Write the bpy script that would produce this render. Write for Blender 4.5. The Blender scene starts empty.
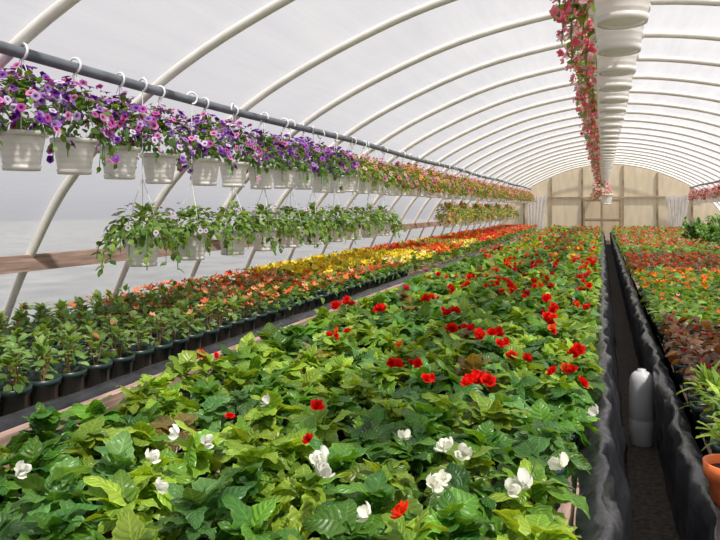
import bpy, math
import numpy as np
rng = np.random.default_rng(7)
H = 1.4            # camera height, z is measured from the ground
XC = 0.2           # centre line of the house
Y0, Y1 = -5.0, 30.0
BZ = 0.45          # bench top

# ------------------------------------------------------------ materials
def newmat(name):
    m = bpy.data.materials.new(name); m.use_nodes = True
    nt = m.node_tree; nt.nodes.clear()
    out = nt.nodes.new('ShaderNodeOutputMaterial')
    return m, nt, out
def N(nt, t, **kw):
    n = nt.nodes.new(t)
    for k, v in kw.items(): setattr(n, k, v)
    return n
def math_n(nt, op, a, b=None, c=None):
    n = N(nt, 'ShaderNodeMath', operation=op)
    for i, v in enumerate((a, b, c)):
        if v is None: continue
        if isinstance(v, (int, float)): n.inputs[i].default_value = v
        else: nt.links.new(v, n.inputs[i])
    return n.outputs[0]
def simple(name, col, rough=0.6, metal=0.0, spec=0.4, noise=0.0, nscale=20, bump=0.0, stretch=None, transl=0.0):
    m, nt, out = newmat(name)
    p = N(nt, 'ShaderNodeBsdfPrincipled')
    p.inputs['Roughness'].default_value = rough
    p.inputs['Metallic'].default_value = metal
    p.inputs['Specular IOR Level'].default_value = spec
    tc = N(nt, 'ShaderNodeTexCoord'); mp = N(nt, 'ShaderNodeMapping')
    nt.links.new(tc.outputs['Object'], mp.inputs[0])
    if stretch: mp.inputs['Scale'].default_value = stretch
    nz = N(nt, 'ShaderNodeTexNoise'); nz.inputs['Scale'].default_value = nscale; nz.inputs['Detail'].default_value = 4
    nt.links.new(mp.outputs[0], nz.inputs['Vector'])
    r = N(nt, 'ShaderNodeValToRGB')
    c = np.array(col)
    r.color_ramp.elements[0].position = 0.3; r.color_ramp.elements[1].position = 0.7
    r.color_ramp.elements[0].color = (*np.clip(c*(1-noise), 0, 1), 1)
    r.color_ramp.elements[1].color = (*np.clip(c*(1+noise), 0, 1), 1)
    nt.links.new(nz.outputs[0], r.inputs[0]); nt.links.new(r.outputs[0], p.inputs['Base Color'])
    if bump:
        b = N(nt, 'ShaderNodeBump'); b.inputs['Strength'].default_value = bump; b.inputs['Distance'].default_value = 0.02
        nt.links.new(nz.outputs[0], b.inputs['Height']); nt.links.new(b.outputs[0], p.inputs['Normal'])
    if transl:
        tr = N(nt, 'ShaderNodeBsdfTranslucent'); nt.links.new(r.outputs[0], tr.inputs[0])
        mx = N(nt, 'ShaderNodeMixShader'); mx.inputs[0].default_value = transl
        nt.links.new(p.outputs[0], mx.inputs[1]); nt.links.new(tr.outputs[0], mx.inputs[2]); nt.links.new(mx.outputs[0], out.inputs[0])
    else:
        nt.links.new(p.outputs[0], out.inputs[0])
    return m

def leafmat():
    m, nt, out = newmat('leaf')
    at = N(nt, 'ShaderNodeAttribute', attribute_name='col')
    uv = N(nt, 'ShaderNodeUVMap'); sx = N(nt, 'ShaderNodeSeparateXYZ')
    nt.links.new(uv.outputs[0], sx.inputs[0])
    j = math_n(nt, 'ABSOLUTE', math_n(nt, 'SUBTRACT', sx.outputs[1], 0.5))
    mid = math_n(nt, 'LESS_THAN', j, 0.028)
    f = math_n(nt, 'FRACT', math_n(nt, 'MULTIPLY', math_n(nt, 'SUBTRACT', sx.outputs[0], math_n(nt, 'MULTIPLY', j, 0.7)), 6.0))
    d = math_n(nt, 'ABSOLUTE', math_n(nt, 'SUBTRACT', f, 0.5))
    side = math_n(nt, 'LESS_THAN', d, 0.07)
    v = math_n(nt, 'MAXIMUM', mid, math_n(nt, 'MULTIPLY', side, 0.6))
    rim = math_n(nt, 'GREATER_THAN', j, 0.43)
    v = math_n(nt, 'MAXIMUM', v, math_n(nt, 'MULTIPLY', rim, 0.5))
    k = math_n(nt, 'ADD', math_n(nt, 'MULTIPLY', v, 0.5), 0.93)
    mul = N(nt, 'ShaderNodeVectorMath', operation='SCALE')
    nt.links.new(at.outputs['Color'], mul.inputs[0]); nt.links.new(k, mul.inputs['Scale'])
    p = N(nt, 'ShaderNodeBsdfPrincipled'); p.inputs['Roughness'].default_value = 0.36
    p.inputs['Specular IOR Level'].default_value = 0.55
    nt.links.new(mul.outputs[0], p.inputs['Base Color'])
    b = N(nt, 'ShaderNodeBump'); b.inputs['Strength'].default_value = 0.6; b.inputs['Distance'].default_value = 0.005
    hh = math_n(nt, 'MULTIPLY', d, 2.0)
    nt.links.new(hh, b.inputs['Height']); nt.links.new(b.outputs[0], p.inputs['Normal'])
    tr = N(nt, 'ShaderNodeBsdfTranslucent')
    mul2 = N(nt, 'ShaderNodeVectorMath', operation='MULTIPLY'); mul2.inputs[1].default_value = (1.9, 1.55, 0.45)
    nt.links.new(mul.outputs[0], mul2.inputs[0]); nt.links.new(mul2.outputs[0], tr.inputs[0])
    mx = N(nt, 'ShaderNodeMixShader'); mx.inputs[0].default_value = 0.35
    nt.links.new(p.outputs[0], mx.inputs[1]); nt.links.new(tr.outputs[0], mx.inputs[2]); nt.links.new(mx.outputs[0], out.inputs[0])
    return m
def petalmat():
    m, nt, out = newmat('petal')
    at = N(nt, 'ShaderNodeAttribute', attribute_name='col')
    p = N(nt, 'ShaderNodeBsdfPrincipled'); p.inputs['Roughness'].default_value = 0.6
    p.inputs['Specular IOR Level'].default_value = 0.2
    tr = N(nt, 'ShaderNodeBsdfTranslucent')
    nt.links.new(at.outputs['Color'], p.inputs['Base Color']); nt.links.new(at.outputs['Color'], tr.inputs[0])
    mx = N(nt, 'ShaderNodeMixShader'); mx.inputs[0].default_value = 0.35
    nt.links.new(p.outputs[0], mx.inputs[1]); nt.links.new(tr.outputs[0], mx.inputs[2]); nt.links.new(mx.outputs[0], out.inputs[0])
    return m
def filmmat(name, transp=0.45, tint=(0.95, 0.95, 0.97), dif=(0.58, 0.57, 0.58)):
    m, nt, out = newmat(name)
    t = N(nt, 'ShaderNodeBsdfTransparent'); t.inputs[0].default_value = (*tint, 1)
    tl = N(nt, 'ShaderNodeBsdfTranslucent'); tl.inputs[0].default_value = (*dif, 1)
    p = N(nt, 'ShaderNodeBsdfPrincipled'); p.inputs['Base Color'].default_value = (*dif, 1); p.inputs['Roughness'].default_value = 0.3
    a = N(nt, 'ShaderNodeMixShader'); a.inputs[0].default_value = 0.3
    nt.links.new(tl.outputs[0], a.inputs[1]); nt.links.new(p.outputs[0], a.inputs[2])
    b = N(nt, 'ShaderNodeMixShader')
    tc = N(nt, 'ShaderNodeTexCoord'); nz = N(nt, 'ShaderNodeTexNoise'); nz.inputs['Scale'].default_value = 0.8; nz.inputs['Detail'].default_value = 3
    nt.links.new(tc.outputs['Object'], nz.inputs['Vector'])
    # creases running along the sheet
    mp = N(nt, 'ShaderNodeMapping'); mp.inputs['Scale'].default_value = (5.0, 0.35, 5.0)
    nt.links.new(tc.outputs['Object'], mp.inputs[0])
    cz = N(nt, 'ShaderNodeTexNoise'); cz.inputs['Scale'].default_value = 1.6; cz.inputs['Detail'].default_value = 5
    nt.links.new(mp.outputs[0], cz.inputs['Vector'])
    fac = math_n(nt, 'ADD', math_n(nt, 'MULTIPLY', nz.outputs[0], 0.28), 1 - transp - 0.14)
    fac = math_n(nt, 'ADD', fac, math_n(nt, 'MULTIPLY', math_n(nt, 'SUBTRACT', cz.outputs[0], 0.5), 0.35))
    nt.links.new(fac, b.inputs[0])
    nt.links.new(t.outputs[0], b.inputs[1]); nt.links.new(a.outputs[0], b.inputs[2]); nt.links.new(b.outputs[0], out.inputs[0])
    bp = N(nt, 'ShaderNodeBump'); bp.inputs['Strength'].default_value = 0.5; bp.inputs['Distance'].default_value = 0.06
    nt.links.new(cz.outputs[0], bp.inputs['Height']); nt.links.new(bp.outputs[0], p.inputs['Normal'])
    return m

LEAF = leafmat(); PETAL = petalmat()
FILM = filmmat('greenhouse_film', 0.50)
CURT = filmmat('curtain_film', 0.15, dif=(.9,.9,.92))
WHITE = simple('white_plastic', (0.95, 0.92, 0.90), 0.4, noise=0.02, nscale=8, transl=0.4)
JUGM = simple('milky_plastic', (0.50, 0.51, 0.53), 0.4, noise=0.06, nscale=8)
BLACKP = simple('dark_pot_plastic', (0.016, 0.036, 0.032), 0.35, noise=0.3)
TARP = simple('black_tarp', (0.026, 0.027, 0.032), 0.33, noise=0.4, nscale=9, bump=0.8)
STEEL = simple('galvanised_steel', (0.84, 0.81, 0.75), 0.45, metal=0.0, noise=0.08, nscale=5)
DARKSTEEL = simple('weathered_pipe', (0.16, 0.18, 0.21), 0.5, metal=0.3, noise=0.3, nscale=5)
WOOD = simple('weathered_wood', (0.38, 0.26, 0.215), 0.8, noise=0.35, nscale=6, bump=0.2, stretch=(8, 0.6, 8))
TANWOOD = simple('end_panel', (0.72, 0.61, 0.44), 0.8, noise=0.10, nscale=2, stretch=(3, 1, .6), transl=0.35)
STUD = simple('stud_wood', (0.34, 0.26, 0.165), 0.8, noise=0.2, nscale=6)
SOIL = simple('potting_soil', (0.03, 0.02, 0.013), 0.95, noise=0.5, nscale=60, bump=0.5)
DIRT = simple('gravel_dirt', (0.07, 0.062, 0.05), 0.95, noise=0.6, nscale=35, bump=0.8)
GRASS = simple('outside_ground', (0.26, 0.27, 0.27), 0.95, noise=0.2, nscale=1)
TERRA = simple('terracotta', (0.85, 0.20, 0.06), 0.6, noise=0.12)
WIRE = simple('hanger_wire', (0.85, 0.85, 0.85), 0.5)

# ------------------------------------------------------------ mesh builder (all quads)
class MB:
    def __init__(s, mats):
        s.mats = mats; s.v=[]; s.f=[]; s.uv=[]; s.c=[]; s.mi=[]; s.n=0
    def raw(s, v, f, mi=0, uv=None, c=None):
        n = len(v)
        s.v.append(np.asarray(v, float)); s.f.append(np.asarray(f, int)+s.n)
        s.uv.append(np.zeros((n,2)) if uv is None else uv)
        s.c.append(np.ones((n,3))*0.5 if c is None else c)
        s.mi.append(np.full(len(f), mi) if np.isscalar(mi) else np.asarray(mi)); s.n += n
    def many(s, T, R, t, sc, col, mi=0):
        k = len(t)
        if k == 0: return
        sc = np.asarray(sc, float)
        if sc.ndim == 0: sc = np.full(k, sc)
        v = np.einsum('kij,nj->kni', R, T['v'])*sc[:,None,None] + t[:,None,:]
        n = len(T['v'])
        f = T['f'][None]+ (np.arange(k)*n)[:,None,None]
        c = T['c'][None]*col[:,None,:]
        s.raw(v.reshape(-1,3), f.reshape(-1,4), mi, np.tile(T['uv'],(k,1)), c.reshape(-1,3))
    def box(s, x0,x1,y0,y1,z0,z1, mi=0):
        v=[(x,y,z) for x in (x0,x1) for y in (y0,y1) for z in (z0,z1)]
        s.raw(v, [(0,1,3,2),(4,6,7,5),(0,4,5,1),(2,3,7,6),(0,2,6,4),(1,5,7,3)], mi)
    def lathe(s, prof, c=(0,0,0), n=20, mi=0):
        a=np.linspace(0,2*np.pi,n,endpoint=False); v=[]
        for r,z in prof: v += [(c[0]+r*math.cos(t), c[1]+r*math.sin(t), c[2]+z) for t in a]
        f=[(i*n+j, i*n+(j+1)%n, (i+1)*n+(j+1)%n, (i+1)*n+j) for i in range(len(prof)-1) for j in range(n)]
        s.raw(v,f,mi)
    def tube(s, pts, r, n=8, mi=0, ref=(0,1,0), col=None):
        p=np.asarray(pts,float); t=np.gradient(p,axis=0); t/=np.linalg.norm(t,axis=1)[:,None]+1e-12
        a=np.cross(t,np.array(ref,float)); a/=np.linalg.norm(a,axis=1)[:,None]+1e-9; b=np.cross(t,a)
        th=np.linspace(0,2*np.pi,n,endpoint=False)
        r=np.broadcast_to(np.asarray(r,float),(len(p),))
        v=p[:,None,:]+r[:,None,None]*(a[:,None,:]*np.cos(th)[None,:,None]+b[:,None,:]*np.sin(th)[None,:,None])
        f=[(i*n+j, i*n+(j+1)%n, (i+1)*n+(j+1)%n, (i+1)*n+j) for i in range(len(p)-1) for j in range(n)]
        vv=v.reshape(-1,3)
        s.raw(vv,f,mi, c=None if col is None else np.tile(np.array(col),(len(vv),1)))
    def grid(s, P, mi=0):
        nu,nv=P.shape[:2]
        f=[(i*nv+j,(i+1)*nv+j,(i+1)*nv+j+1,i*nv+j+1) for i in range(nu-1) for j in range(nv-1)]
        s.raw(P.reshape(-1,3), f, mi)
    def mesh(s, name, smooth=True):
        me=bpy.data.meshes.new(name)
        v=np.concatenate(s.v); f=np.concatenate(s.f); uv=np.concatenate(s.uv); c=np.concatenate(s.c); mi=np.concatenate(s.mi)
        me.vertices.add(len(v)); me.vertices.foreach_set('co', v.astype(np.float32).ravel())
        me.loops.add(f.size); me.loops.foreach_set('vertex_index', f.astype(np.int32).ravel())
        me.polygons.add(len(f)); me.polygons.foreach_set('loop_start', (np.arange(len(f))*4).astype(np.int32))
        me.polygons.foreach_set('material_index', mi.astype(np.int32))
        me.polygons.foreach_set('use_smooth', np.full(len(f), smooth))
        u=me.uv_layers.new(name='UVMap'); u.data.foreach_set('uv', uv[f.ravel()].astype(np.float32).ravel())
        ca=me.color_attributes.new('col','FLOAT_COLOR','POINT')
        ca.data.foreach_set('color', np.concatenate([np.clip(c,0,1),np.ones((len(c),1))],1).astype(np.float32).ravel())
        for m in s.mats: me.materials.append(m)
        me.update(calc_edges=True); me.validate()
        return me
    def obj(s, name, smooth=True, loc=(0,0,0)):
        return place(s.mesh(name, smooth), name, loc)
def place(me, name, loc=(0,0,0), rz=0):
    o=bpy.data.objects.new(name, me); bpy.context.collection.objects.link(o); o.location=loc; o.rotation_euler[2]=rz
    return o

def rot(a, p, r):
    a,p,r=map(lambda q: np.atleast_1d(np.asarray(q,float)),(a,p,r)); a,p,r=np.broadcast_arrays(a,p,r); k=len(a)
    ca,sa,cp,sp,cr,sr=np.cos(a),np.sin(a),np.cos(p),np.sin(p),np.cos(r),np.sin(r); z=np.zeros(k); o=np.ones(k)
    A=np.stack([ca,-sa,z,sa,ca,z,z,z,o],1).reshape(k,3,3)
    P=np.stack([cp,z,-sp,z,o,z,sp,z,cp],1).reshape(k,3,3)
    Rr=np.stack([o,z,z,z,cr,-sr,z,sr,cr],1).reshape(k,3,3)
    return A@P@Rr

# ------------------------------------------------------------ templates
def leafT(nu, nv, wf, fold=0.25, droop=0.25, serr=0.0, back=0.0, wave=0.0, asym=0.0):
    V=[];UV=[]
    for i in range(nu):
        u=i/(nu-1)
        w=wf(u)
        for k in range(nv):
            j=-1+2*k/(nv-1); e=abs(j)
            ww=w*(1+asym*(1 if j>0 else -1))
            if e>0.99: ww*=1+(serr if i%2 else -serr)
            x=u-back*e*(1-u)**2
            V.append((x, ww*j, fold*e*w - droop*u*u - 0.10*e*e + wave*math.sin(u*11+j*2)*e))
            UV.append((u,(j+1)/2))
    f=[(i*nv+k,(i+1)*nv+k,(i+1)*nv+k+1,i*nv+k+1) for i in range(nu-1) for k in range(nv-1)]
    return dict(v=np.array(V),f=np.array(f),uv=np.array(UV),c=np.ones((len(V),3)))
def beg(u): return 0.50*((u/0.32)**0.42 if u<0.32 else ((1-u)/0.68)**0.68)*(1) if u>0 else 0.22
def lance(u): return 0.17*math.sin(math.pi*min(1,max(0.02,u))**0.8)**0.9+0.004
def oval(u): return 0.33*max(0.0,math.sin(math.pi*(0.03+0.95*u)))**0.7+0.01
def rnd(u): return 0.42*max(0.0,math.sin(math.pi*(0.06+0.86*u**1.2)))**0.6+0.01
LB=[leafT(11,7,beg,.34,.40,.085,.30,.07,.12), leafT(6,5,beg,.35,.35,.06,.28,.04,.12), leafT(4,3,beg,.3,.3,0,.25)]
LO=[leafT(6,5,oval,.3,.3,.05), leafT(4,3,oval,.3,.3), leafT(3,3,oval,.3,.3)]
LL=[leafT(6,3,lance,.4,.35), leafT(4,3,lance,.4,.35), leafT(3,3,lance,.4,.3)]
def compose(parts):
    V=[];F=[];U=[];C=[];n=0
    for T,R,t,s,c in parts:
        v=(T['v']@R[0].T)*s+np.array(t); V.append(v);F.append(T['f']+n);U.append(T['uv']);C.append(T['c']*np.array(c)); n+=len(v)
    return dict(v=np.concatenate(V),f=np.concatenate(F),uv=np.concatenate(U),c=np.concatenate(C))
def rosette(nu,nv,rings):
    P=leafT(nu,nv,rnd,-.2,-.25,0,0,.04); parts=[]
    for n,p,s,sh in rings:
        for i in range(n):
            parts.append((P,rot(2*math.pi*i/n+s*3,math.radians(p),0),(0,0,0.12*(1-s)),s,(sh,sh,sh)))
    return compose(parts)
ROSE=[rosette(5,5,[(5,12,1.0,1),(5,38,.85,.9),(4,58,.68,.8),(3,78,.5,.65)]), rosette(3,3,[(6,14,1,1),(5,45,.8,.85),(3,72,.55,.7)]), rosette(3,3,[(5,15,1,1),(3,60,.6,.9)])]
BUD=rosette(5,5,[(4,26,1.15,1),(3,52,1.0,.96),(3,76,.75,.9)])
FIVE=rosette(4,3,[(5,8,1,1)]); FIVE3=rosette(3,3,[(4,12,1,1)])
def petunia():
    n=15; V=[];C=[];F=[]
    for r,z,c in ((0.02,-.55,.15),(.22,-.12,.25),(.5,.03,.75),(.8,.08,1),(1.0,.02,1.1)):
        for i in range(n):
            a=2*math.pi*i/n; rr=r*(1+(.08*math.cos(5*a) if r>.6 else 0))
            V.append((rr*math.cos(a),rr*math.sin(a),z+(.05*math.sin(10*a) if r>.9 else 0))); C.append((c,c*.9,c))
    for k in range(4):
        F+=[(k*n+i,k*n+(i+1)%n,(k+1)*n+(i+1)%n,(k+1)*n+i) for i in range(n)]
    return dict(v=np.array(V),f=np.array(F),uv=np.zeros((len(V),2)),c=np.array(C))
PETU=petunia()

def colmix(k, a, b, jit=.15):
    t=rng.random((k,1)); c=np.array(a)*(1-t)+np.array(b)*t
    return np.clip(c*(1+jit*rng.standard_normal((k,1))),0.003,1)

def dome(mb, cx, cy, z0, r, h, nl, size, T, ca, cb, emin=-10, pitch0=-50, plantvar=.2, mi=0, qmin=.55):
    k=len(cx)
    if k==0: return
    pv=1+plantvar*rng.uniform(-1,1,k); tone=1+.28*rng.uniform(-1,1,k)
    idx=np.repeat(np.arange(k),nl); n=len(idx)
    a=rng.uniform(0,2*np.pi,n); e=np.radians(emin+(90-emin)*rng.random(n)**.85)
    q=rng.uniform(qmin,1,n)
    sz=size*rng.uniform(.6,1.3,n)
    off=r*np.cos(e)*q
    t=np.stack([cx[idx]+np.cos(a)*(off-sz*.35*np.cos(e)), cy[idx]+np.sin(a)*(off-sz*.35*np.cos(e)), z0+h*np.sin(e)*q*pv[idx]],1)
    p=e+np.radians(pitch0)+rng.normal(0,.38,n)
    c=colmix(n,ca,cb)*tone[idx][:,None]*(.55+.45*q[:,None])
    mb.many(T, rot(a+rng.normal(0,.4,n),p,rng.normal(0,.4,n)), t, sz, c, mi)
    return pv
def gridpts(x0,x1,y0,y1,sp,j=.2):
    nx=max(1,int(round((x1-x0)/sp))); ny=max(1,int(round((y1-y0)/sp)))
    X,Y=np.meshgrid(x0+(np.arange(nx)+.5)*(x1-x0)/nx, y0+(np.arange(ny)+.5)*(y1-y0)/ny)
    X=X.ravel()+rng.uniform(-j,j,X.size)*sp; Y=Y.ravel()+rng.uniform(-j,j,Y.size)*sp
    return X,Y
def flowers(mb, T, x,y,z, size, cols, tilt=45, mi=1):
    n=len(x)
    if n==0: return
    cols=np.array(cols)
    c=cols[rng.integers(0,len(cols),n)]*rng.uniform(.8,1.15,(n,1))
    mb.many(T, rot(rng.uniform(0,6.28,n), np.radians(rng.uniform(-tilt,tilt,n)), np.radians(rng.uniform(-tilt,tilt,n))), np.stack([x,y,z],1), size*rng.uniform(.75,1.2,n), np.clip(c,0,1), mi)
def pots(mb, cx, cy, z, r, h, mi, n=12, soil=None):
    a=np.linspace(0,2*np.pi,n,endpoint=False)
    prof=[(.001,0),(.78*r,0),(.95*r,h*.8),(1.06*r,h*.8),(1.08*r,h),(.97*r,h),(.94*r,h*.85),(.001,h*.86)]
    V=np.array([(p*math.cos(t),p*math.sin(t),q) for p,q in prof for t in a])
    F=np.array([(i*n+j,i*n+(j+1)%n,(i+1)*n+(j+1)%n,(i+1)*n+j) for i in range(len(prof)-1) for j in range(n)])
    mm=np.full(len(F),mi); 
    if soil is not None: mm[-n:]=soil
    for x,y in zip(cx,cy):
        mb.raw(V+np.array([x,y,z]),F,mm)

# ------------------------------------------------------------ structure
half=[(-4.40,-1.4),(-4.2,-.83),(-3.95,-.33),(-3.56,.24),(-2.81,.87),(-1.84,1.35),(-.92,1.64),(.2,1.78)]
prof=[(x,z+H) for x,z in half]+[(2*XC-x,z+H) for x,z in half[-2::-1]]
prof=np.array(prof)
def catmull(P,m=6):
    P=np.vstack([2*P[0]-P[1],P,2*P[-1]-P[-2]]); out=[]
    for i in range(1,len(P)-2):
        for t in np.linspace(0,1,m,endpoint=False):
            p0,p1,p2,p3=P[i-1:i+3]
            out.append(.5*((2*p1)+(-p0+p2)*t+(2*p0-5*p1+4*p2-p3)*t*t+(-p0+3*p1-3*p2+p3)*t**3))
    out.append(P[-2]); return np.array(out)
PF=catmull(prof)
tg=np.gradient(PF,axis=0); tg/=np.linalg.norm(tg,axis=1)[:,None]; nr=np.stack([-tg[:,1],tg[:,0]],1)
OUT=PF+nr*0.038
mb=MB([FILM]); ys=np.linspace(Y0,Y1+.15,30)
mb.grid(np.array([[(p[0],y,p[1]) for y in ys] for p in OUT])); mb.obj('greenhouse_film_roof')
mb=MB([STEEL]); y=4.05-1.22*7
while y<Y1-.3:
    mb.tube([(p[0],y,max(p[1],0)) for p in PF], .034, 8); y+=1.22
mb.tube([(XC,Y0,PF[:,1].max()-.055),(XC,Y1-.2,PF[:,1].max()-.055)],.02,8,ref=(1,0,0))
mb.obj('steel_hoop_frame')
PX,PZ=-2.81,.79+H
for x in (PX,2*XC-PX):
    mb=MB([DARKSTEEL]); mb.tube([(x,yy,PZ+.012*math.sin(yy)) for yy in np.linspace(Y0+.1,Y1-.25,60)],.032,10,ref=(1,0,0)); mb.obj('basket_support_pipe')
mb=MB([DARKSTEEL]); mb.tube([(.07,yy,H+1.55) for yy in np.linspace(Y0+.1,Y1-.25,30)],.018,8,ref=(1,0,0)); mb.obj('basket_support_pipe')
for sgn,nm in ((-1,'left'),(1,'right')):
    mb=MB([WOOD]); xr=XC+sgn*(4.17)
    mb.box(min(xr,xr-.04*sgn),max(xr,xr-.04*sgn),Y0,Y1-.12,H-.46,H-.34)
    mb.obj('wood_rail_'+nm,False)
    mb=MB([WOOD]); xr=XC+sgn*4.53
    mb.box(min(xr,xr-.04*sgn),max(xr,xr-.04*sgn),Y0,Y1-.12,0,.25); mb.obj('baseboard_'+nm,False)
def endwall(y,mats,name):
    mb=MB(mats); mb.grid(np.array([[(p[0]*1,y,max(0,p[1])*v) for v in (0,.3,.6,1)] for p in OUT])); return mb.obj(name)
endwall(Y1,[TANWOOD],'wall_back'); endwall(Y0,[FILM],'wall_front')
mb=MB([STUD])
def zat(x): 
    i=np.argsort(PF[:,0]); return float(np.interp(x,PF[i,0],PF[i,1]))
for x in (-3.1,-2.0,-.78,.78,2.05,3.3):
    mb.box(x-.035,x+.035,Y1-.09,Y1-.01,0,zat(x)-.04)
for z in (H+.42,):
    xs=[p[0] for p in PF if p[1]>z]; mb.box(min(xs),max(xs),Y1-.1,Y1-.02,z-.035,z+.035)
mb.obj('end_wall_studs',False)
mb=MB([TANWOOD,STUD]); mb.box(-.74,.74,Y1-.16,Y1-.11,0.02,1.78)
for a in (-.7,0,.7): mb.box(a-.03,a+.03,Y1-.19,Y1-.16,0.02,1.78,1)
for z in (.1,.95,1.74): mb.box(-.74,.74,Y1-.18,Y1-.16,z-.03,z+.03,1)
mb.obj('door_1',False)
for cx in (-2.6,2.75):
    mb=MB([CURT]); us=np.linspace(0,1,40); vs=np.linspace(0,1,8)
    mb.grid(np.array([[(cx+(u-.5)*(.9-.5*v*(1 if cx>0 else .6)),Y1-.35+.06*math.sin(u*38+v*2),H+.5-1.4*v) for v in vs] for u in us])); mb.obj('plastic_curtain')
mb=MB([DIRT]); mb.box(-4.5,4.9,Y0,Y1,-.05,0); mb.obj('floor',False)
mb=MB([GRASS]); mb.box(-60,60,-50,90,-.2,-.055); mb.obj('ground',False)

# ------------------------------------------------------------ benches
def bench(name,x0,x1,y0,y1,lip0=.05,lip1=.05):
    mb=MB([WOOD])
    nx=int((x1-x0)/.14)
    for i in range(nx):
        a=x0+i*(x1-x0)/nx; mb.box(a,a+(x1-x0)/nx-.02,y0,y1,BZ-.03,BZ)
    for x,l in ((x0,lip0),(x1-.05,lip1)): mb.box(x,x+.05,y0,y1,BZ-.12,BZ+l)
    yy=y0+.1
    while yy<y1:
        mb.box(x0+.05,x1-.05,yy,yy+.06,BZ-.12,BZ-.03)
        for x in (x0+.08,x1-.14): mb.box(x,x+.06,yy,yy+.06,0,BZ-.12)
        yy+=2.4
    mb.obj(name,False)
YB0,YB1=.2,28.6
XL=-2.09
bench('plant_bench',XL,-.03,YB0,YB1,.125,.03)
bench('plant_bench',-3.85,-2.43,YB0,YB1,.0,.02)
bench('plant_bench',.34,2.75,YB0,YB1,.0,.05)
bench('plant_bench',3.2,4.1,YB0,YB1)
def skirt(name, prof2, y0,y1, amp=.012, seed=0):
    r=np.random.default_rng(seed); P=[]
    ys=np.arange(y0,y1,.025); k=len(prof2)
    ph=r.uniform(0,6,(k,3)); nz=r.normal(0,1,(len(ys),k)); base=r.uniform(0,6,3)
    for i in range(len(ys)): 
        if i: nz[i]=.75*nz[i-1]+.55*nz[i]
    for i,yv in enumerate(ys):
        P.append([(x+amp*w*(.9*math.sin(yv*5.3+base[0]+j*.25)+.7*math.sin(yv*17+base[1]-j*.3)+.5*math.sin(yv*9+ph[j][1])+.4*nz[i,j]), yv, max(0.003,z+amp*.5*w*(math.sin(yv*7+ph[j][2])+.7*nz[i,j]))) for j,(x,z,w) in enumerate(prof2)])
    mb=MB([TARP]); mb.grid(np.array(P)); return mb.obj(name)
def densify(p,m=2):
    out=[]
    for a,b in zip(p[:-1],p[1:]):
        for t in range(m): out.append(tuple(np.array(a)*(1-t/m)+np.array(b)*t/m))
    return out+[p[-1]]
skirt('black_plastic_skirt',densify([(-.09,BZ+.02,.3),(-.02,BZ+.08,.6),(.01,BZ+.09,1),(.035,BZ+.05,1),(.045,BZ-.05,1.1),(.075,BZ-.2,1.2),(.10,.1,1),(.12,0.01,.3)]),YB0,YB1,.012,1)
skirt('black_plastic_skirt',densify([(.36,BZ+.01,.3),(.33,BZ+.04,.6),(.305,BZ+.05,1),(.28,BZ+.01,1),(.285,BZ-.08,1.1),(.295,BZ-.2,1.1),(.31,.12,1),(.30,0.01,.2)]),YB0,YB1,.012,2)
skirt('black_plastic_skirt',densify([(-2.44,BZ+.0,.2),(-2.37,BZ+.03,.8),(-2.34,BZ+.085,1),(-2.28,BZ+.105,1),(-2.23,BZ+.07,1),(-2.24,BZ+.0,1),(-2.27,BZ-.15,1),(-2.29,.02,.6)]),YB0,YB1,.007,3)

# ------------------------------------------------------------ centre bed: begonias
mb=MB([LEAF,PETAL,BLACKP,SOIL])
G1=(.12,.28,.025); G2=(.34,.49,.05); GD=(.04,.155,.025)
secs=[(.35,4.6,.215,36,0,.079),(4.6,10,.215,28,1,.082),(10,28.4,.225,15,2,.10)]
RED=(.88,.010,.006); ORG=(.95,.14,.015)
for y0,y1,sp,nl,lod,ls in secs:
    X,Y=gridpts(XL+.17,-.06,y0,y1,sp)
    pick=rng.random(len(X))
    pick[(pick>.94)&(Y<2.6)]=.5
    if lod<2: pots(mb,X,Y,BZ,.07,.10,2,8 if lod else 14,3)
    for lo,hi,ca,cb in ((0,.55,G1,G2),(.55,.80,GD,G1),(.80,.93,(.07,.20,.05),(.17,.34,.09)),(.93,1,(.15,.09,.03),(.28,.22,.05))):
        s=(pick>=lo)&(pick<hi)
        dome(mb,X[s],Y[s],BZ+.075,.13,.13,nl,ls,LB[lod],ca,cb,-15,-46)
    for i in range(len(X)):
        x,yv=X[i],Y[i]
        if yv<2.9: pr,cols=.0,[RED]
        elif yv<4.6: pr,cols=(.16 if x>-1.1 else .05),[RED,RED,ORG]
        elif yv<10: pr,cols=(.30 if x>-1.3 else .09),[RED,RED,RED,ORG,(.8,.03,.06)]
        elif yv<16: pr,cols=.25,[RED,ORG,(.85,.5,.06),(.8,.05,.05),(.75,.3,.2)]
        else: pr,cols=.32,[RED,(.8,.1,.05),(.8,.3,.25),(.85,.5,.3)]
        if rng.random()<pr:
            m=rng.integers(1,5)
            flowers(mb,ROSE[lod],x+rng.uniform(-.06,.06,m),yv+rng.uniform(-.06,.06,m),BZ+.245+rng.uniform(-.02,.03,m),.028 if yv<6 else .031,cols,65)
wh=[(-1.137,1.58),(-1.188,1.78),(-1.07,1.74),(-1.40,1.40),(-1.09,2.18),(-.678,1.65),(-.484,1.447),(-.39,1.66),(-.409,1.91),(-.354,1.89),(-.545,1.97),(-.208,1.68),(-.178,1.73),(-.02,2.4),(-.10,1.88),(-.70,1.72),(-1.0,1.42),(-.375,1.70),(-.66,1.62)]
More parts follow.
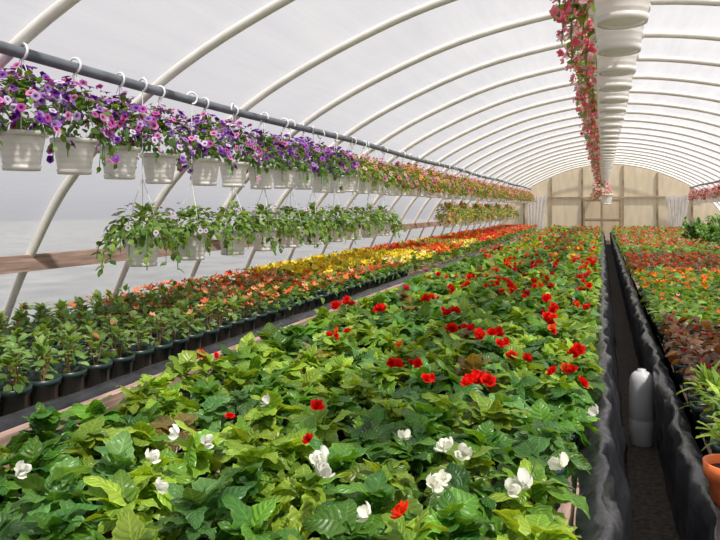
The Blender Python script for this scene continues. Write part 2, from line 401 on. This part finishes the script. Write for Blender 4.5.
rd=[(-.412,1.47,.038),(-1.11,1.95,.035),(-.80,1.86,.038),(-.908,2.18,.034),(-.639,2.59,.036),(-.47,2.60,.048),(-.43,2.66,.043),(-.835,2.84,.038),(-.75,2.9,.034),(-.11,3.32,.043),(-.45,3.44,.038),(-.77,3.77,.047),(-.70,3.83,.043),(-.6,3.6,.043),(-.52,3.66,.043),(-1.67,4.31,.046),(-1.35,4.28,.046),(-.405,5.33,.046),(-1.2,4.9,.046),(-.3,4.3,.046),(-.9,4.4,.046)]
w=np.array(wh)
flowers(mb,BUD,w[:,0],w[:,1],np.full(len(w),H-.668),.027,[(.95,.95,.88),(.92,.92,.82)],70)
for x,yv,s in rd:
    m=1 if yv<2.2 else 3
    j=.0 if m==1 else .028
    flowers(mb,ROSE[0],x+rng.uniform(-j,j,m),yv+rng.uniform(-j,j,m),np.full(m,H-.655)+rng.uniform(-.015,.012,m),s*.74,[RED] if yv>1.6 else [(.95,.05,.01)],60)
mb.obj('begonia_bed')

# ------------------------------------------------------------ left bed
mb=MB([LEAF,PETAL,BLACKP,SOIL])
X,Y=gridpts(-3.80,-2.42,.4,28.3,.18,.05)
near=Y<9; pots(mb,X[near],Y[near],BZ,.078,.145,2,18,3)
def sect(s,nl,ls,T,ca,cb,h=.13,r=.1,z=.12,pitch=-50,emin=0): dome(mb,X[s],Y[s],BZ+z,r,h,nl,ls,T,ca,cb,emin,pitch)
s=Y<4.9
sect(s,28,.050,LO[0],(.12,.27,.05),(.30,.43,.13),.145,.065,.135,-30,8)
for x,yv in zip(X[s],Y[s]):
    for q in range(3):
        a=rng.uniform(0,6.28); mb.tube([(x,yv,BZ+.11),(x+.02*math.cos(a),yv+.02*math.sin(a),BZ+.18),(x+.035*math.cos(a),yv+.035*math.sin(a),BZ+.25)],.0035,4,0,ref=(.6,.7,.1),col=(.28,.16,.08))
sect((Y>=4.9)&(Y<9),20,.06,LO[1],(.10,.24,.03),(.22,.38,.06))
sect(Y>=9,9,.09,LO[2],(.10,.24,.03),(.22,.38,.06))
def fsect(y0,y1,npp,T,size,cols,z=.245,x0=-9,x1=9):
    s=(Y>=y0)&(Y<y1)&(X>=x0)&(X<x1); xi=np.repeat(X[s],npp); yi=np.repeat(Y[s],npp); n=len(xi)
    keep=rng.random(n)<.8; xi,yi=xi[keep],yi[keep]; n=len(xi)
    flowers(mb,T,xi+rng.uniform(-.08,.08,n),yi+rng.uniform(-.08,.08,n),BZ+z+rng.uniform(-.03,.03,n),size,cols,35)
s=(Y<4.6)&(rng.random(len(Y))<.15); flowers(mb,FIVE,X[s],Y[s],np.full(s.sum(),BZ+.28),.02,[(.6,.16,.1),(.7,.35,.2)])
YEL=[(.97,.76,.03),(.97,.80,.12),(.95,.66,.02)]
ORA=[(.88,.20,.06),(.92,.36,.14),(.85,.12,.04),(.92,.48,.25)]
fsect(4.2,5.0,3,FIVE,.028,[(.75,.18,.08),(.85,.3,.15),(.88,.4,.2)])
fsect(5.0,6.8,5,FIVE,.032,ORA)
fsect(6.8,10.8,6,FIVE3,.045,YEL+YEL+[(.9,.4,.03)],.255,-9,-2.8)
fsect(6.8,8.6,4,FIVE3,.038,ORA,.245,-2.8,9)
fsect(8.6,10.8,5,FIVE3,.042,YEL+[(.95,.85,.5)],.25,-2.8,9)
fsect(10.8,13,5,FIVE3,.045,[(.88,.08,.02),(.9,.3,.03),(.85,.03,.02)],.25)
fsect(13,15,5,FIVE3,.05,YEL+[(.9,.85,.5),(.85,.1,.03)],.25)
fsect(15,20,5,FIVE3,.05,[(.88,.03,.02),(.85,.1,.02),(.92,.55,.04),(.8,.02,.05)],.25)
fsect(20,28.3,4,FIVE3,.055,[(.85,.04,.03),(.8,.15,.1),(.85,.3,.1)],.25)
mb.obj('impatiens_bed')

# ------------------------------------------------------------ right bed
mb=MB([LEAF,PETAL,BLACKP,SOIL])
X,Y=gridpts(.36,2.68,.5,28.3,.17,.08)
ok=~((X<.66)&(Y<2.66)); X,Y=X[ok],Y[ok]
near=(Y<8)&(X<1.6); pots(mb,X[near],Y[near],BZ,.07,.11,2,10,3)
sect(Y<3.4,36,.070,LL[0],(.18,.38,.05),(.40,.58,.10),.15,.10,.1,-25)
sect((Y>=3.4)&(Y<5.3),24,.06,LO[1],(.085,.035,.02),(.19,.09,.035),.10)
sect((Y>=5.3)&(Y<6.6),22,.06,LO[1],(.13,.29,.03),(.28,.45,.06),.12)
sect((Y>=6.6)&(Y<9.0),14,.07,LO[1],(.10,.24,.03),(.20,.38,.05),.11)
sect((Y>=9.0)&(Y<12.5),10,.09,LO[2],(.12,.06,.03),(.15,.17,.045),.10)
sect(Y>=12.5,9,.10,LO[2],(.10,.24,.03),(.22,.38,.06),.12)
fsect(3.4,5.3,1,FIVE,.018,[(.45,.03,.03)],.22)
fsect(5.3,6.5,1,FIVE3,.02,[(.8,.1,.05),(.8,.4,.4)],.23)
fsect(6.9,9.0,2,FIVE3,.030,[(.92,.27,.01),(.9,.17,.02)],.23)
fsect(9.2,12.6,3,FIVE3,.028,[(.5,.04,.04),(.6,.09,.04)],.22)
fsect(13.5,28,2,FIVE3,.035,[(.75,.05,.05),(.8,.3,.3),(.7,.1,.05)],.24)
mb.obj('bedding_plant_bed')
mb=MB([LEAF,PETAL])
X,Y=gridpts(3.3,4.0,.5,28.3,.25,.1)
sect(Y>0,14,.10,LO[2],(.08,.22,.03),(.18,.38,.06),.3,.16,.05)
mb.obj('foliage_plant_bed')
for (x,yv,s) in ((2.05,13.2,.9),(2.35,15.0,1.0),(2.0,17.3,.8),(2.45,11.8,.8),(2.45,13.6,.9),(2.2,16.1,.8)):
    mb=MB([LEAF,BLACKP,SOIL])
    pots(mb,[0],[0],0,.13,.22,1,14,2)
    for k in range(22):
        a=rng.uniform(0,6.28); l=rng.uniform(.4,.8)*s; e=rng.uniform(.5,1.5)
        pts=[(math.cos(a)*math.cos(e)*l*t,math.sin(a)*math.cos(e)*l*t,.2+math.sin(e)*l*t) for t in np.linspace(0,1,5)]
        mb.tube(pts,.006,5,0,ref=(.3,.8,.1),col=(.08,.2,.04))
        n=26; t=rng.uniform(.2,1,n)
        P=np.stack([math.cos(a)*math.cos(e)*l*t,math.sin(a)*math.cos(e)*l*t,.2+math.sin(e)*l*t],1)
        mb.many(LO[1],rot(rng.uniform(0,6.28,n),rng.normal(0,.5,n),0),P,rng.uniform(.06,.10,n),colmix(n,(.07,.20,.03),(.17,.36,.06)),0)
    mb.obj('tall_foliage_plant',loc=(x,yv,BZ))

# ------------------------------------------------------------ hanging baskets
def pot_part(mb, mi, r=.124, h=.185):
    p=[(.001,.0),(r*.66,.0),(r*.69,.008)]
    for i in range(1,6):
        t=i/6; rr=r*(.69+.24*t); p+=[(rr,h*t-.004),(rr+.002,h*t),(rr+.001,h*t+.004)]
    p+=[(r*.94,h*.86),(r*1.03,h*.87),(r*1.05,h*.99),(r*1.02,h),(r*.96,h*.98),(r*.93,h*.85),(.001,h*.86)]
    mb.lathe(p,n=28,mi=mi)
    mb.lathe([(r*.62,-.012),(r*.72,-.012),(r*.76,.012),(r*.70,.010),(r*.62,-.004)],n=24,mi=mi)
def hanger(mb, mi, top, r=.124, h=.185):
    apex=h+.36 if top>h+.5 else top-.03
    for i in range(3):
        a=2*math.pi*i/3+.4
        mb.tube([(r*math.cos(a),r*math.sin(a),h*.95),(r*.5*math.cos(a),r*.5*math.sin(a),h+(apex-h)*.55),(0.002*math.cos(a),.002*math.sin(a),apex)],.0028,5,mi,ref=(-math.sin(a),math.cos(a),0))
    if top-apex>.05: mb.tube([(0,0,apex),(0,0,(apex+top)/2),(0,0,top-.05)],.0035,6,mi,ref=(1,0,0))
    pts=[(.042*math.cos(t),0,top+.042*math.sin(t)) for t in np.linspace(-math.pi*.5,math.pi*1.1,14)]
    mb.tube(pts,.007,6,mi,ref=(0,1,0))
def basket(name, kind, top):
    mb=MB([LEAF,PETAL,WHITE,WIRE,SOIL]); pot_part(mb,2); hanger(mb,3,top)
    K=dict(
     violet=dict(r=.24,h=.27,nl=290,ls=.045,ca=(.08,.22,.04),cb=(.22,.38,.08),nf=110,T=PETU,fs=.024,cols=[(.42,.20,.62),(.30,.10,.52),(.62,.46,.80),(.16,.02,.32),(.55,.10,.45),(.78,.70,.88),(.80,.28,.55),(.60,.08,.36)]),
     plum=dict(r=.24,h=.25,nl=260,ls=.05,ca=(.08,.20,.03),cb=(.18,.34,.06),nf=85,T=PETU,fs=.026,cols=[(.25,.05,.42),(.35,.10,.5),(.5,.3,.7),(.15,.02,.28),(.6,.15,.4)]),
     mixed=dict(r=.26,h=.22,nl=260,ls=.055,ca=(.14,.26,.04),cb=(.30,.42,.08),nf=52,T=PETU,fs=.028,cols=[(.75,.35,.5),(.7,.25,.2),(.85,.5,.45),(.6,.25,.45)]),
     golden=dict(r=.27,h=.24,nl=280,ls=.06,ca=(.24,.32,.04),cb=(.48,.48,.08),nf=44,T=PETU,fs=.028,cols=[(.85,.32,.12),(.85,.25,.22),(.88,.50,.2),(.8,.32,.4)]),
     pink=dict(r=.17,h=.22,nl=130,ls=.045,ca=(.14,.28,.04),cb=(.30,.46,.08),nf=95,T=FIVE,fs=.023,cols=[(.95,.30,.40),(.95,.45,.50),(.90,.14,.22),(.95,.62,.64)]),
     vine=dict(r=.24,h=.17,nl=200,ls=.052,ca=(.10,.23,.04),cb=(.28,.42,.09),nf=12,T=PETU,fs=.02,cols=[(.75,.6,.8),(.8,.75,.8)]))[kind]
    cx=-.095 if kind=='pink' else 0.0
    zr=.20
    em={'vine':-30,'pink':-15,'mixed':-22,'golden':-30,'plum':-8}.get(kind,2)
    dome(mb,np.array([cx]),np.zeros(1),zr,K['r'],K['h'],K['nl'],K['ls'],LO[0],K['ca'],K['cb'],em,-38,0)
    n=K['nf']; a=rng.uniform(0,6.28,n); e=np.radians(rng.uniform(em,85,n)); q=rng.uniform(.85,1.2,n)
    t=np.stack([cx+K['r']*np.cos(e)*np.cos(a)*q,K['r']*np.cos(e)*np.sin(a)*q,zr+K['h']*np.sin(e)*q+.01],1)
    cols=np.array(K['cols'])[rng.integers(0,len(K['cols']),n)]*rng.uniform(.85,1.15,(n,1))
    mb.many(K['T'],rot(a,-(np.pi/2-e)*.85+rng.normal(0,.3,n),rng.normal(0,.3,n)),t,K['fs']*rng.uniform(.8,1.15,n),np.clip(cols,0,1),1)
    ns={'vine':12,'pink':6}.get(kind,5)
    for k in range(ns):
        a=rng.uniform(0,6.28) if kind!='pink' else math.pi+rng.uniform(-1.1,1.1)
        L=rng.uniform(.10,.24 if kind=='vine' else .17); up=rng.uniform(.02,.1); o=rng.uniform(.08,.24 if kind=='vine' else .15)
        tt=np.linspace(0,1,8)
        rr=.1+o*np.sin(tt*1.6); zz=zr+up*np.sin(tt*3.14)-L*tt**1.7
        P=np.stack([rr*math.cos(a),rr*math.sin(a),zz],1)
        mb.tube(P,.003,4,0,ref=(-math.sin(a),math.cos(a),0),col=(.1,.25,.04))
        m=14 if kind=='vine' else 7; ti=rng.uniform(0,1,m)
        Q=np.stack([np.interp(ti,tt,P[:,i]) for i in range(3)],1)
        mb.many(LO[0],rot(rng.normal(a,1.0,m),rng.normal(-.4,.4,m),rng.normal(0,.4,m)),Q,K['ls']*rng.uniform(.6,1.1,m),colmix(m,K['ca'],K['cb']),0)
        if kind=='pink':
            ti=rng.uniform(.2,1,9); Q=np.stack([np.interp(ti,tt,P[:,i]) for i in range(3)],1)+rng.normal(0,.022,(9,3))
            mb.many(FIVE,rot(rng.uniform(0,6.28,9),rng.normal(-.8,.5,9),0),Q,np.full(9,.022),np.array(K['cols'])[rng.integers(0,4,9)],1)
        elif kind=='violet':
            ti=rng.uniform(.2,1,4); Q=np.stack([np.interp(ti,tt,P[:,i]) for i in range(3)],1)+.03*np.array([math.cos(a),math.sin(a),.3])
            mb.many(PETU,rot(np.full(4,a),np.full(4,-1.1)+rng.normal(0,.3,4),0),Q,np.full(4,.024),np.array(K['cols'])[rng.integers(0,8,4)],1)
    return mb.mesh(name)
zt=PZ-(H+.19)
V={k:[basket('hanging_%s_basket'%nm,k,zt) for _ in range(nn)] for k,nm,nn in (('violet','petunia',4),('plum','petunia',2),('mixed','petunia',3),('golden','petunia',3))}
VP=[basket('hanging_geranium_basket','pink',1.55-.70) for _ in range(4)]
VPl=basket('hanging_geranium_basket','pink',1.55-.08)
zl=PZ-(H-.36); VL=[basket('hanging_vine_basket','vine',zl) for _ in range(3)]
VG=basket('hanging_vine_basket','golden',zl)
VR=[basket('hanging_geranium_basket','pink',zt) for _ in range(2)]
ysq=[1.62,2.02,2.42,2.82,3.20,3.59,4.0,4.56,5.0,5.48]
while ysq[-1]<28.5: ysq.append(ysq[-1]+.46)
for i,yv in enumerate(ysq):
    k='violet' if yv<5.2 else ('plum' if yv<7.6 else ('mixed' if yv<10 else ('golden' if (i%3) else 'mixed')))
    L=V[k]; me=L[i%len(L)]
    place(me,'hanging_petunia_basket',(PX,yv,H+.19+rng.uniform(-.015,.015)),rng.uniform(-.25,.25)+(0 if k=='violet' else i*1.3))
yl=[3.79,4.36,4.95,5.5,6.05,6.6,7.2,7.8,8.4,9.0, 13.2,14.0,14.8,15.6,16.4,17.2,18,19,20,21,22,23]
for i,yv in enumerate(yl):
    me=VL[i%3] if (yv<10 or i%2) else VG
    place(me,'hanging_vine_basket',(PX+.02,yv+.0,H-.36),rng.uniform(-.3,.3)+i)
yc=1.77; i=0
while yc<25:
    place(VP[i%4],'hanging_geranium_basket',(.07,yc,H+.70),rng.uniform(-.35,.35)); yc+=.51; i+=1
place(VPl,'hanging_geranium_basket',(.07,14.1,H+.08))
yr=13.0; i=0
while yr<28.5:
    place(VR[i%2],'hanging_geranium_basket',(2*XC-PX,yr,H+.19),rng.uniform(0,6)); yr+=.5; i+=1

# ------------------------------------------------------------ aisle things
mb=MB([JUGM])
mb.lathe([(.001,0),(.060,0),(.068,.012),(.070,.15),(.068,.155),(.070,.16),(.070,.34),(.067,.385),(.056,.415),(.040,.430),(.024,.436),(.024,.446),(.001,.447)],n=28)
mb.obj('white_plastic_jug',loc=(.22,4.46,0))
mb=MB([TERRA,SOIL,LEAF]); r,h=.078,.165
mb.lathe([(.001,0),(r*.68,0),(r*.9,h*.72),(r*1.03,h*.73),(r*1.07,h),(r*.97,h),(r*.92,h*.84)],n=32)
mb.lathe([(r*.92,h*.84),(.001,h*.86)],n=32,mi=1)
dome(mb,np.zeros(1),np.zeros(1),h-.01,.08,.14,34,.07,LL[0],(.20,.40,.05),(.42,.60,.10),30,-15,0,2)
mb.obj('terracotta_pot',loc=(.378,2.41,BZ))

# ------------------------------------------------------------ light
w=bpy.data.worlds.new('World'); bpy.context.scene.world=w; w.use_nodes=True
nt=w.node_tree; bg=nt.nodes['Background']
tc=N(nt,'ShaderNodeTexCoord'); sx=N(nt,'ShaderNodeSeparateXYZ'); nt.links.new(tc.outputs['Generated'],sx.inputs[0])
cr=N(nt,'ShaderNodeValToRGB'); cr.color_ramp.elements[0].position=.0; cr.color_ramp.elements[0].color=(.80,.81,.86,1)
cr.color_ramp.elements[1].position=.8; cr.color_ramp.elements[1].color=(.68,.68,.77,1)
nt.links.new(sx.outputs[2],cr.inputs[0]); nt.links.new(cr.outputs[0],bg.inputs[0]); bg.inputs[1].default_value=0.80
sd=bpy.data.lights.new('sun','SUN'); sd.energy=8.6; sd.angle=math.radians(3); sd.color=(1,.95,.86)
so=bpy.data.objects.new('sun',sd); bpy.context.collection.objects.link(so)
from mathutils import Vector
dirv=Vector((-.40,.30,-.85)); so.rotation_euler=dirv.to_track_quat('-Z','Y').to_euler(); so.location=(3,-5,12)

cd=bpy.data.cameras.new('camera'); cd.lens=35; cd.sensor_width=36; cd.shift_y=-62/720
co=bpy.data.objects.new('camera',cd); bpy.context.collection.objects.link(co)
co.location=(0,0,H); co.rotation_euler=(math.radians(90),0,math.radians(19.1)); cd.clip_start=.05
bpy.context.scene.camera=co
bpy.context.scene.view_settings.view_transform='Standard'
